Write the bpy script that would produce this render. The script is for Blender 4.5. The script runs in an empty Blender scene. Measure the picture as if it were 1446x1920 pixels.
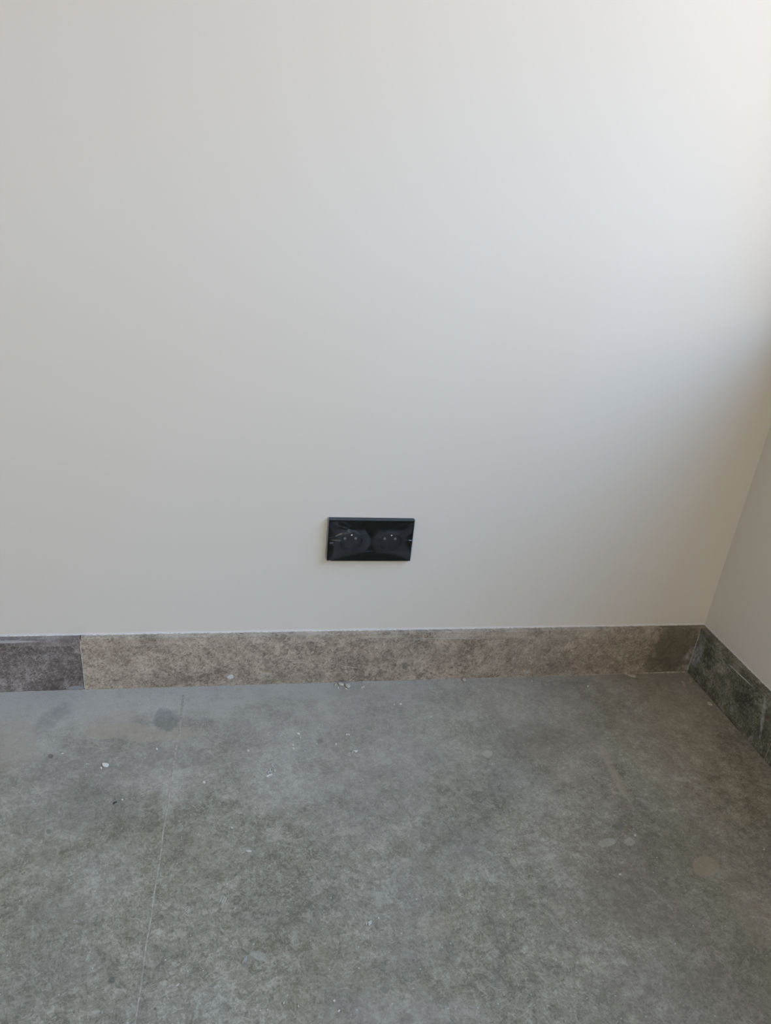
import bpy, bmesh, math, random
from mathutils import Vector, Matrix, noise as mnoise

SC = bpy.context.scene
COL = SC.collection

# ---------------------------------------------------------------- camera
CAM = (-0.9155, -1.0814, 0.8537)
YAW, PITCH, ROLL, FPX = 0.20201, 0.42400, 0.09926, 1303.55
cy_, sy_, cp_, sp_ = math.cos(YAW), math.sin(YAW), math.cos(PITCH), math.sin(PITCH)
fwd = Vector((sy_*cp_, cy_*cp_, -sp_)); r0 = Vector((cy_, -sy_, 0)); u0 = r0.cross(fwd)
rt = math.cos(ROLL)*r0 + math.sin(ROLL)*u0
up = -math.sin(ROLL)*r0 + math.cos(ROLL)*u0
cam_data = bpy.data.cameras.new('camera')
cam = bpy.data.objects.new('camera', cam_data); COL.objects.link(cam)
cam.matrix_world = Matrix(((rt.x, up.x, -fwd.x, CAM[0]), (rt.y, up.y, -fwd.y, CAM[1]),
                           (rt.z, up.z, -fwd.z, CAM[2]), (0, 0, 0, 1)))
cam_data.sensor_fit = 'VERTICAL'; cam_data.sensor_height = 36.0
cam_data.lens = 36.0*FPX/1920.0
cam_data.clip_start = 0.02
SC.camera = cam

# ---------------------------------------------------------------- room sizes
RX0, RY0, RZ = -3.4, -3.6, 2.6           # left wall x, front wall y, ceiling
WT = 0.24                                # wall thickness
# window in the right wall (y range, z range) and unseen balcony opening in the front wall
W1 = (-1.90, -0.09, 0.77, 2.30)
W2 = (-2.3, -0.9, 0.0, 2.25)

# ---------------------------------------------------------------- sky
WARM_FILL = (0.70, 0.61, 0.51, 1)
world = bpy.data.worlds.new('sky'); SC.world = world; world.use_nodes = True
wn = world.node_tree.nodes; wl_ = world.node_tree.links; wn.clear()
wo = wn.new('ShaderNodeOutputWorld'); wb = wn.new('ShaderNodeBackground')
tc = wn.new('ShaderNodeTexCoord'); sx = wn.new('ShaderNodeSeparateXYZ')
rp = wn.new('ShaderNodeValToRGB'); mr = wn.new('ShaderNodeMapRange')
mr.inputs[1].default_value = -1; mr.inputs[2].default_value = 1
wl_.new(tc.outputs['Generated'], sx.inputs[0]); wl_.new(sx.outputs['Z'], mr.inputs[0]); wl_.new(mr.outputs[0], rp.inputs[0])
e = rp.color_ramp.elements
e[0].position = 0.0; e[0].color = (0.08, 0.07, 0.06, 1)          # ground outside
e[1].position = 1.0; e[1].color = (0.33, 0.52, 0.84, 1)            # zenith
m = e.new(0.495); m.color = (0.10, 0.09, 0.08, 1)
m = e.new(0.52); m.color = (1.17, 1.82, 2.90, 1)                   # bright horizon
wb.inputs['Strength'].default_value = 6.0
# warm fill added low in the front sky, entering by the unseen balcony opening
def mrange(sock, a, b):
    n = wn.new('ShaderNodeMapRange'); n.interpolation_type = 'SMOOTHSTEP'
    n.inputs[1].default_value = a; n.inputs[2].default_value = b; wl_.new(sock, n.inputs[0]); return n.outputs[0]
fy = mrange(sx.outputs['Y'], -0.25, -0.65); fz = mrange(sx.outputs['Z'], 0.55, 0.35)
mu = wn.new('ShaderNodeMath'); mu.operation = 'MULTIPLY'; wl_.new(fy, mu.inputs[0]); wl_.new(fz, mu.inputs[1])
mx = wn.new('ShaderNodeMix'); mx.data_type = 'RGBA'; mx.inputs[7].default_value = WARM_FILL
wl_.new(mu.outputs[0], mx.inputs[0]); wl_.new(rp.outputs[0], mx.inputs[6])
wl_.new(mx.outputs[2], wb.inputs[0]); wl_.new(wb.outputs[0], wo.inputs[0])

def portal(name, loc, rot, sx_, sy2):
    d = bpy.data.lights.new(name, 'AREA'); d.shape = 'RECTANGLE'; d.size = sx_; d.size_y = sy2
    d.cycles.is_portal = True
    o = bpy.data.objects.new(name, d); COL.objects.link(o); o.location = loc; o.rotation_euler = rot
    return o
portal('window_portal', (WT+0.01, (W1[0]+W1[1])/2, (W1[2]+W1[3])/2), (0, math.pi/2, 0), W1[3]-W1[2], W1[1]-W1[0])
portal('balcony_portal', ((W2[0]+W2[1])/2, RY0-WT-0.01, (W2[2]+W2[3])/2), (math.pi/2, 0, 0), W2[1]-W2[0], W2[3]-W2[2])

SC.view_settings.view_transform = 'Standard'; SC.view_settings.look = 'None'
SC.view_settings.gamma = 1.0; SC.view_settings.use_curve_mapping = False
SC.view_settings.exposure = -0.12

# ---------------------------------------------------------------- measured positions (metres, room coordinates)
CHIPS = [
    ('plaster_chip', 'flat white rectangular plaster chip on the left floor tile', 'chip', [(-1.1494, -0.1963), (-1.1478, -0.2004), (-1.1467, -0.2022), (-1.144, -0.204), (-1.1399, -0.2043), (-1.1383, -0.2022), (-1.1382, -0.1988), (-1.1396, -0.1974), (-1.1447, -0.1961)], 2.2, 'white', 'flat'),
    ('plaster_crumb', 'tiny white crumb touching the rectangular chip at its lower left', 'crumb', [(-1.1471, -0.2058), (-1.1471, -0.207), (-1.1477, -0.2078), (-1.1488, -0.2074), (-1.1497, -0.2064), (-1.1498, -0.205), (-1.1494, -0.204), (-1.1485, -0.2035), (-1.1476, -0.2046)], 1.4, 'white', 'flat'),
    ('plaster_chip', 'thin white plaster sliver below two curled shavings, mid floor', 'chip', [(-0.894, -0.2416), (-0.8921, -0.2429), (-0.8871, -0.2397), (-0.8837, -0.2391), (-0.8845, -0.2367), (-0.8904, -0.2387)], 1.8, 'white', 'flat'),
    ('plaster_shaving', 'curled white shaving directly above the thin plaster sliver', 'shaving', [(-0.8912, -0.2336), (-0.8899, -0.2315), (-0.8874, -0.2306), (-0.887, -0.2322), (-0.8887, -0.2338), (-0.8891, -0.2366), (-0.8904, -0.2365)], 1.5, 'pale', 'flat'),
    ('plaster_shaving', 'hooked white shaving with a point upward beside the curled one', 'shaving', [(-0.8885, -0.2287), (-0.8879, -0.2242), (-0.8869, -0.2248), (-0.8864, -0.2289), (-0.8851, -0.2324), (-0.8857, -0.2353), (-0.8871, -0.2349), (-0.8867, -0.2323)], 1.5, 'pale', 'flat'),
    ('plaster_crumb', 'grey-white crumb just right of the curled shavings', 'crumb', [(-0.8781, -0.2306), (-0.8785, -0.2319), (-0.8796, -0.2322), (-0.8808, -0.2325), (-0.8814, -0.2311), (-0.8815, -0.2296), (-0.8807, -0.2284), (-0.8794, -0.2281), (-0.8783, -0.2291)], 1.2, 'pale', 'flat'),
    ('plaster_crumb', 'short grey sliver above the curled shavings', 'crumb', [(-0.8855, -0.2163), (-0.8838, -0.2141), (-0.8834, -0.2164), (-0.8811, -0.2229), (-0.8818, -0.224), (-0.8839, -0.2199)], 1.0, 'pale', 'flat'),
    ('pebble', 'smooth grey-white oval pebble by the foot of the long back skirting', 'pebble', [(-0.7346, -0.029), (-0.7354, -0.0313), (-0.7374, -0.0326), (-0.7401, -0.0318), (-0.742, -0.0289), (-0.7436, -0.0264), (-0.7437, -0.0238), (-0.7446, -0.0204), (-0.7423, -0.0195), (-0.7402, -0.0194), (-0.738, -0.0196), (-0.7351, -0.0205), (-0.7339, -0.0239), (-0.7336, -0.0269)], 4.2, 'pebble', 'round'),
    ('pebble', 'two-lobed pale pebble left of the smooth oval pebble', 'pebble', [(-0.7563, -0.0147), (-0.7532, -0.0141), (-0.751, -0.0183), (-0.7486, -0.0191), (-0.7458, -0.0218), (-0.7465, -0.0249), (-0.7503, -0.0256), (-0.7532, -0.0246), (-0.7559, -0.021), (-0.757, -0.0171)], 4.0, 'pebble', 'round'),
    ('pebble', 'small angular stone left end of the pebble row by the back skirting', 'pebble', [(-0.7644, -0.0247), (-0.7622, -0.0184), (-0.7599, -0.0157), (-0.7594, -0.0192), (-0.7617, -0.0232), (-0.7638, -0.0259)], 2.5, 'pebble', 'round'),
    ('plaster_crumb', 'white crumb below the gap of the two left pebbles', 'crumb', [(-0.7561, -0.0307), (-0.7568, -0.0321), (-0.7577, -0.0329), (-0.7586, -0.0325), (-0.7589, -0.0313), (-0.7589, -0.0298), (-0.7582, -0.0285), (-0.7571, -0.028), (-0.7567, -0.0294)], 1.2, 'white', 'flat'),
    ('plaster_crumb', 'white crumb at the lower left edge of the smooth oval pebble', 'crumb', [(-0.741, -0.0352), (-0.7419, -0.0358), (-0.7432, -0.0353), (-0.7443, -0.034), (-0.7451, -0.0322), (-0.7442, -0.0314), (-0.743, -0.0316), (-0.7415, -0.0321), (-0.7411, -0.0338)], 1.2, 'white', 'flat'),
    ('plaster_crumb', 'upright white crumb right of the oval pebble, left of its twin', 'crumb', [(-0.7112, -0.0319), (-0.7117, -0.0343), (-0.7127, -0.0348), (-0.7135, -0.0347), (-0.7139, -0.033), (-0.7134, -0.0308), (-0.7127, -0.0289), (-0.7119, -0.0292), (-0.7111, -0.0295)], 1.5, 'white', 'flat'),
    ('plaster_crumb', 'slanted white crumb, right of the upright one near the pebbles', 'crumb', [(-0.7066, -0.0283), (-0.7072, -0.0298), (-0.7081, -0.031), (-0.7094, -0.0321), (-0.7102, -0.032), (-0.7108, -0.0314), (-0.7099, -0.0299), (-0.7088, -0.0286), (-0.7076, -0.0281)], 1.3, 'white', 'flat'),
    ('plaster_crumb', 'pale sliver lying in the grit at the skirting foot', 'crumb', [(-0.705, -0.0119), (-0.705, -0.0133), (-0.7064, -0.0157), (-0.7078, -0.018), (-0.7092, -0.019), (-0.7091, -0.0174), (-0.7092, -0.016), (-0.7076, -0.0139), (-0.706, -0.0118)], 1.1, 'pebble', 'flat'),
    ('pebble', 'lone rounded beige pebble against the back skirting right of centre', 'pebble', [(-0.5097, -0.0136), (-0.5063, -0.0111), (-0.5041, -0.0132), (-0.5024, -0.0176), (-0.5034, -0.0218), (-0.5068, -0.0256), (-0.5097, -0.0232), (-0.5111, -0.0188)], 5, 'rosy', 'round'),
    ('plaster_chip', 'white trapezoid plaster chip below the pair of grains', 'chip', [(-0.7493, -0.1953), (-0.747, -0.1945), (-0.7397, -0.1944), (-0.7413, -0.1968), (-0.7436, -0.1994), (-0.7456, -0.199), (-0.7458, -0.1968)], 1.8, 'white', 'flat'),
    ('plaster_crumb', 'dot-sized crumb left of the white trapezoid chip', 'crumb', [(-0.7488, -0.1983), (-0.7491, -0.1991), (-0.7499, -0.1992), (-0.7506, -0.1991), (-0.751, -0.1985), (-0.7508, -0.1978), (-0.7504, -0.1972), (-0.7496, -0.1973), (-0.7489, -0.1975)], 1, 'white', 'flat'),
    ('plaster_crumb', 'left grain of the touching pair above the trapezoid chip', 'crumb', [(-0.7537, -0.1549), (-0.7535, -0.1559), (-0.7545, -0.1568), (-0.7555, -0.1574), (-0.7566, -0.1574), (-0.7566, -0.1562), (-0.7562, -0.1551), (-0.7552, -0.1542), (-0.7541, -0.1541)], 1.4, 'white', 'flat'),
    ('plaster_crumb', 'right grain of the touching pair above the trapezoid chip', 'crumb', [(-0.7505, -0.1575), (-0.7511, -0.1583), (-0.752, -0.1575), (-0.7529, -0.1566), (-0.753, -0.1553), (-0.7525, -0.1544), (-0.7515, -0.1546), (-0.7507, -0.1553), (-0.7501, -0.1566)], 1.4, 'white', 'flat'),
    ('plaster_crumb', 'white slanted grain, topmost of the scatter left of centre', 'crumb', [(-0.8354, -0.1501), (-0.8366, -0.1508), (-0.8383, -0.1505), (-0.8402, -0.1499), (-0.841, -0.1483), (-0.8409, -0.1469), (-0.8392, -0.1468), (-0.8375, -0.1473), (-0.836, -0.1485)], 1.5, 'white', 'flat'),
    ('plaster_crumb', 'tiny speck-like crumb just below the topmost slanted grain', 'crumb', [(-0.8341, -0.1584), (-0.8344, -0.1594), (-0.835, -0.1598), (-0.8356, -0.1597), (-0.8362, -0.1589), (-0.8362, -0.1575), (-0.8354, -0.1569), (-0.8347, -0.1563), (-0.8341, -0.1572)], 1.2, 'white', 'flat'),
    ('plaster_crumb', 'three-cornered white crumb, upper of two stacked close together', 'crumb', [(-0.8502, -0.1761), (-0.8484, -0.1722), (-0.8472, -0.1743), (-0.8473, -0.1772), (-0.8495, -0.1771)], 1.5, 'white', 'flat'),
    ('plaster_crumb', 'leaf-shaped white crumb, lower of two stacked close together', 'crumb', [(-0.8469, -0.1844), (-0.8476, -0.1855), (-0.8489, -0.1851), (-0.8498, -0.1837), (-0.8503, -0.1823), (-0.8496, -0.1815), (-0.8487, -0.1813), (-0.8475, -0.1818), (-0.8466, -0.1832)], 1.5, 'white', 'flat'),
    ('plaster_crumb', 'single upright white crumb between the pair of grains and scatter', 'crumb', [(-0.7747, -0.1776), (-0.7751, -0.1791), (-0.7756, -0.1805), (-0.7766, -0.1804), (-0.7772, -0.1792), (-0.7777, -0.1776), (-0.777, -0.1765), (-0.7762, -0.1758), (-0.7753, -0.176)], 1.5, 'white', 'flat'),
    ('plaster_crumb', 'greyish crumb, lower left edge of the scatter', 'crumb', [(-0.8279, -0.1904), (-0.8282, -0.1913), (-0.8291, -0.1919), (-0.83, -0.1913), (-0.8308, -0.1907), (-0.8307, -0.1897), (-0.83, -0.1889), (-0.8289, -0.1887), (-0.8282, -0.1895)], 1, 'pale', 'flat'),
    ('plaster_crumb', 'pale crumb in the middle of the scatter', 'crumb', [(-0.8076, -0.175), (-0.8078, -0.1759), (-0.8085, -0.1765), (-0.8093, -0.1762), (-0.8099, -0.1755), (-0.8095, -0.1745), (-0.8091, -0.1737), (-0.8083, -0.1734), (-0.8076, -0.1741)], 1, 'pale', 'flat'),
    ('paint_flake', 'pale leaf-shaped flake standing out in the lower middle floor', 'flake', [(-0.7664, -0.4988), (-0.7643, -0.4975), (-0.7612, -0.4964), (-0.7603, -0.4969), (-0.7607, -0.5003), (-0.7633, -0.5024), (-0.7653, -0.5038), (-0.7657, -0.5027), (-0.765, -0.5006)], 1.2, 'pale', 'flat'),
    ('paint_flake', 'hooked white paint sliver touching the pale leaf-shaped flake', 'flake', [(-0.7689, -0.503), (-0.7687, -0.5006), (-0.7674, -0.4991), (-0.7664, -0.4991), (-0.7669, -0.5007), (-0.7678, -0.5011), (-0.7683, -0.5032)], 1.2, 'pale', 'flat'),
    ('stone_chip', 'tan pointed stone chip raised at one side near the bottom edge', 'chip', [(-0.9243, -0.5352), (-0.9223, -0.532), (-0.9204, -0.5293), (-0.9175, -0.5283), (-0.9177, -0.5312), (-0.9183, -0.5337), (-0.921, -0.5348), (-0.9235, -0.5357)], 3.4, 'tan', 'flat'),
    ('stone_chip', 'rosy flat chip nearest the inner room corner, left of two', 'chip', [(-0.0479, -0.0412), (-0.0448, -0.0414), (-0.0422, -0.0463), (-0.0441, -0.0524), (-0.0452, -0.0602), (-0.0499, -0.064), (-0.0523, -0.0612), (-0.0513, -0.0555)], 2.0, 'rosy', 'flat'),
    ('stone_chip', 'squarish chip tucked in the corner right of the rosy flat chip', 'chip', [(-0.0298, -0.0428), (-0.0228, -0.0354), (-0.0162, -0.0347), (-0.0182, -0.0398), (-0.0257, -0.0481), (-0.0325, -0.0512), (-0.0328, -0.0478)], 2.4, 'rosy', 'flat'),
    ('stone_chip', 'small notched chip at the foot of the dark right skirting', 'chip', [(-0.0219, -0.0586), (-0.0144, -0.0504), (-0.0138, -0.0521), (-0.0171, -0.0598), (-0.0194, -0.0604), (-0.0183, -0.0564), (-0.0218, -0.0603)], 1.8, 'tan', 'flat'),
    ('plaster_chip', 'pale oval chip on the floor beside the dark right skirting', 'chip', [(-0.0301, -0.1101), (-0.0258, -0.1078), (-0.0226, -0.1102), (-0.0217, -0.115), (-0.024, -0.1196), (-0.0283, -0.1191), (-0.0312, -0.1154)], 2.0, 'pebble', 'flat'),
    ('plaster_clump', 'beige crumbly clump at the foot of the back skirting near the corner', 'clump', [(-0.1555, -0.0137), (-0.1511, -0.0121), (-0.1473, -0.0165), (-0.1394, -0.0151), (-0.1348, -0.0156), (-0.1366, -0.0222), (-0.1419, -0.0283), (-0.1483, -0.0276), (-0.1532, -0.0232)], 3.0, 'rosy', 'round'),
    ('plaster_crumb', 'tiny white crumb left of the beige clump near the corner', 'crumb', [(-0.2553, -0.0497), (-0.2566, -0.0512), (-0.2578, -0.052), (-0.2585, -0.0514), (-0.2591, -0.0505), (-0.2582, -0.0486), (-0.2568, -0.0477), (-0.2557, -0.0473), (-0.2549, -0.0479)], 1.2, 'white', 'flat'),
    ('plaster_crumb', 'white round crumb on the floor right of the grout line', 'crumb', [(-0.9869, -0.2472), (-0.9873, -0.2485), (-0.9884, -0.249), (-0.9895, -0.2486), (-0.9908, -0.2477), (-0.9908, -0.2461), (-0.9901, -0.2447), (-0.9886, -0.2447), (-0.9873, -0.2456)], 1.5, 'white', 'flat'),
    ('plaster_crumb', 'round white crumb alone in the lower middle of the floor', 'crumb', [(-0.9422, -0.3364), (-0.9424, -0.3373), (-0.943, -0.338), (-0.9439, -0.3376), (-0.9445, -0.3368), (-0.9448, -0.3356), (-0.9441, -0.3347), (-0.9432, -0.335), (-0.9423, -0.3353)], 1.5, 'white', 'flat'),
    ('plaster_crumb', 'greyish crumb up-left of the curled shavings', 'crumb', [(-0.9202, -0.1838), (-0.9209, -0.1854), (-0.9223, -0.1857), (-0.9237, -0.1856), (-0.9249, -0.1844), (-0.925, -0.1825), (-0.924, -0.1811), (-0.9223, -0.181), (-0.921, -0.1821)], 1.4, 'pale', 'flat'),
    ('plaster_crumb', 'white crumb left of the grout line below the tan smear', 'crumb', [(-1.0677, -0.1698), (-1.068, -0.171), (-1.0689, -0.1715), (-1.07, -0.1712), (-1.0708, -0.1701), (-1.0709, -0.169), (-1.0704, -0.168), (-1.0694, -0.1674), (-1.0684, -0.1685)], 1.5, 'white', 'flat'),
    ('plaster_crumb', 'white crumb beside the dark curved fibre', 'crumb', [(-1.1045, -0.2721), (-1.1044, -0.2731), (-1.1053, -0.2733), (-1.106, -0.273), (-1.1069, -0.2725), (-1.1068, -0.2715), (-1.1066, -0.2707), (-1.1057, -0.2709), (-1.1049, -0.2713)], 1.3, 'white', 'flat'),
    ('fibre', 'dark curved fibre lying on the left floor tile', 'fibre', [(-1.1186, -0.2783), (-1.1175, -0.2757), (-1.1151, -0.2745), (-1.1128, -0.2745), (-1.1127, -0.2757), (-1.1152, -0.2765), (-1.1158, -0.2789)], 1.0, 'dark', 'flat'),
    ('plaster_flake', 'grey hollow flake up-left of the rectangular chip', 'flake', [(-1.1738, -0.1959), (-1.1729, -0.1939), (-1.1697, -0.1941), (-1.1674, -0.1961), (-1.1694, -0.1958), (-1.1718, -0.1956), (-1.1722, -0.1974)], 0.8, 'pale', 'flat'),
    ('plaster_crumb', 'pointed pale crumb at the far left near the floor stain', 'crumb', [(-1.2122, -0.1692), (-1.2123, -0.1701), (-1.2132, -0.1711), (-1.2148, -0.1716), (-1.2158, -0.1712), (-1.2159, -0.1704), (-1.2156, -0.1695), (-1.2142, -0.1689), (-1.2126, -0.1684)], 1, 'white', 'flat'),
    ('plaster_flake', 'pale flattened flake in the middle of the floor', 'flake', [(-0.9144, -0.3782), (-0.9158, -0.3789), (-0.9174, -0.3795), (-0.9199, -0.3793), (-0.9218, -0.3782), (-0.9225, -0.377), (-0.9223, -0.376), (-0.9212, -0.3755), (-0.9194, -0.3754), (-0.9174, -0.3758), (-0.9153, -0.3768)], 0.8, 'pale', 'flat'),
    ('paint_flake', 'ragged white flake at the bottom left of the floor', 'flake', [(-0.9995, -0.5532), (-0.9979, -0.5518), (-0.9958, -0.5507), (-0.9947, -0.5512), (-0.996, -0.5527), (-0.9952, -0.5542), (-0.9969, -0.5535), (-0.9982, -0.5544)], 1, 'pale', 'flat'),
    ('plaster_crumb', 'standing white sliver near the bottom edge, leftmost of three', 'crumb', [(-0.8751, -0.5861), (-0.8758, -0.5872), (-0.8764, -0.5871), (-0.8767, -0.5867), (-0.8767, -0.5859), (-0.8762, -0.5848), (-0.8755, -0.5842), (-0.8748, -0.5841), (-0.8748, -0.5849)], 1.3, 'pale', 'flat'),
    ('plaster_crumb', 'white crumb near the bottom edge, between two slivers', 'crumb', [(-0.8584, -0.5912), (-0.8584, -0.5921), (-0.8587, -0.593), (-0.8595, -0.5927), (-0.8601, -0.592), (-0.8605, -0.5909), (-0.8602, -0.5901), (-0.8596, -0.5893), (-0.8589, -0.5902)], 1.3, 'pale', 'flat'),
    ('plaster_crumb', 'white crumb near the bottom edge, upper of the rightmost two', 'crumb', [(-0.8165, -0.5898), (-0.8166, -0.5905), (-0.8177, -0.5906), (-0.8187, -0.5905), (-0.8193, -0.5898), (-0.8193, -0.5891), (-0.8184, -0.5888), (-0.8175, -0.5886), (-0.8165, -0.589)], 1.4, 'white', 'flat'),
    ('plaster_crumb', 'white slanted crumb near the bottom edge, lower of the rightmost two', 'crumb', [(-0.8123, -0.6004), (-0.8121, -0.601), (-0.8129, -0.6016), (-0.8138, -0.6022), (-0.8147, -0.6023), (-0.8149, -0.6017), (-0.8147, -0.601), (-0.8138, -0.6003), (-0.8128, -0.6002)], 1.4, 'white', 'flat'),
    ('plaster_crumb', 'white crumb up-right of the pale leaf-shaped flake', 'crumb', [(-0.7499, -0.4945), (-0.75, -0.4953), (-0.7507, -0.4958), (-0.7512, -0.4953), (-0.7517, -0.4948), (-0.7516, -0.494), (-0.751, -0.4933), (-0.7503, -0.4931), (-0.7497, -0.4937)], 1.4, 'white', 'flat'),
    ('plaster_crumb', 'white oval crumb in front of the back skirting at mid floor', 'crumb', [(-0.6436, -0.0821), (-0.6445, -0.0831), (-0.6461, -0.084), (-0.6479, -0.0834), (-0.6487, -0.0824), (-0.649, -0.0812), (-0.6472, -0.0806), (-0.6454, -0.0801), (-0.6437, -0.0809)], 1.3, 'white', 'flat'),
    ('plaster_crumb', 'tiny crumb left of the oval crumb in front of the skirting', 'crumb', [(-0.657, -0.0829), (-0.6577, -0.0838), (-0.6584, -0.0845), (-0.6593, -0.0844), (-0.6594, -0.0832), (-0.6595, -0.0821), (-0.6587, -0.0813), (-0.6578, -0.081), (-0.6573, -0.0819)], 1.1, 'white', 'flat'),
    ('plaster_crumb', 'pale beige crumb below right of the oval crumb', 'crumb', [(-0.5941, -0.1195), (-0.5944, -0.1214), (-0.5967, -0.122), (-0.5989, -0.1217), (-0.5998, -0.1201), (-0.599, -0.1184), (-0.5974, -0.1174), (-0.5954, -0.1165), (-0.5939, -0.1178)], 1.1, 'pebble', 'flat'),
    ('plaster_crumb', 'small white crumb right of the lone beige pebble, in front of skirting', 'crumb', [(-0.3662, -0.0289), (-0.3679, -0.0308), (-0.3696, -0.0326), (-0.3705, -0.0314), (-0.3705, -0.0296), (-0.37, -0.0276), (-0.3685, -0.0262), (-0.3669, -0.0253), (-0.3666, -0.027)], 1.4, 'pebble', 'flat'),
    ('plaster_crumb', 'white crumb lying between two light stone inclusions', 'crumb', [(-0.3356, -0.4005), (-0.3365, -0.4017), (-0.338, -0.402), (-0.339, -0.4017), (-0.3398, -0.4009), (-0.339, -0.3996), (-0.3376, -0.3984), (-0.336, -0.3983), (-0.3353, -0.3993)], 1.4, 'pebble', 'flat'),
    ('plaster_crumb', 'white double crumb in the dark right part of the floor', 'crumb', [(-0.3911, -0.4625), (-0.3923, -0.4634), (-0.3938, -0.4634), (-0.3951, -0.4632), (-0.3962, -0.4626), (-0.3953, -0.4617), (-0.3942, -0.4611), (-0.3927, -0.4612), (-0.3913, -0.4616)], 1.4, 'pebble', 'flat'),
    ('plaster_crumb', 'tiny white crumb at the right edge of the floor', 'crumb', [(-0.1429, -0.4424), (-0.144, -0.4432), (-0.1452, -0.4433), (-0.1462, -0.4432), (-0.1466, -0.4426), (-0.1458, -0.4417), (-0.1447, -0.441), (-0.1435, -0.4411), (-0.1432, -0.4417)], 1.4, 'pebble', 'flat'),
    ('plaster_crumb', 'small pale crumb at the bottom right of the floor', 'crumb', [(-0.4883, -0.5796), (-0.4889, -0.5803), (-0.4898, -0.5804), (-0.4907, -0.5803), (-0.4909, -0.5797), (-0.4906, -0.579), (-0.4898, -0.5787), (-0.4891, -0.5786), (-0.4884, -0.5789)], 1.4, 'pebble', 'flat'),
]
GRIT = [(-0.3012, -0.2392), (-0.3806, -0.2224), (-0.3338, -0.4567), (-0.3318, -0.4764), (-0.1008, -0.3666), (-0.5285, -0.604), (-0.6431, -0.0525), (-0.7042, -0.0926), (-0.818, -0.0907), (-0.5612, -0.0856), (-0.9693, -0.5385), (-0.8941, -0.5904), (-0.7442, -0.5391), (-1.1291, -0.1846), (-0.8152, -0.1788), (-1.1618, -0.0543), (-1.1009, -0.044), (-1.0567, -0.0621), (-1.0284, -0.0507), (-1.1299, -0.1845), (-0.5297, -0.3127), (-0.1686, -0.0532), (-0.2004, -0.086), (-0.2466, -0.0756), (-0.2462, 0.0072), (-0.3999, -0.0631), (-0.3549, -0.0193), (-0.1479, -0.02), (-0.3618, -0.0729), (-0.505, -0.1254), (-0.4908, -0.1262), (-0.3228, -0.44), (-0.3089, -0.4954), (-0.2641, -0.1318), (-0.2172, -0.1477), (-0.381, -0.2211), (-0.6815, -0.0142), (-0.7172, -0.0158), (-0.7137, -0.0207), (-0.6984, -0.015), (-0.6896, -0.0122), (-0.6688, -0.0132), (-0.663, -0.0167), (-0.651, -0.014), (-0.6349, -0.0131)]
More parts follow.
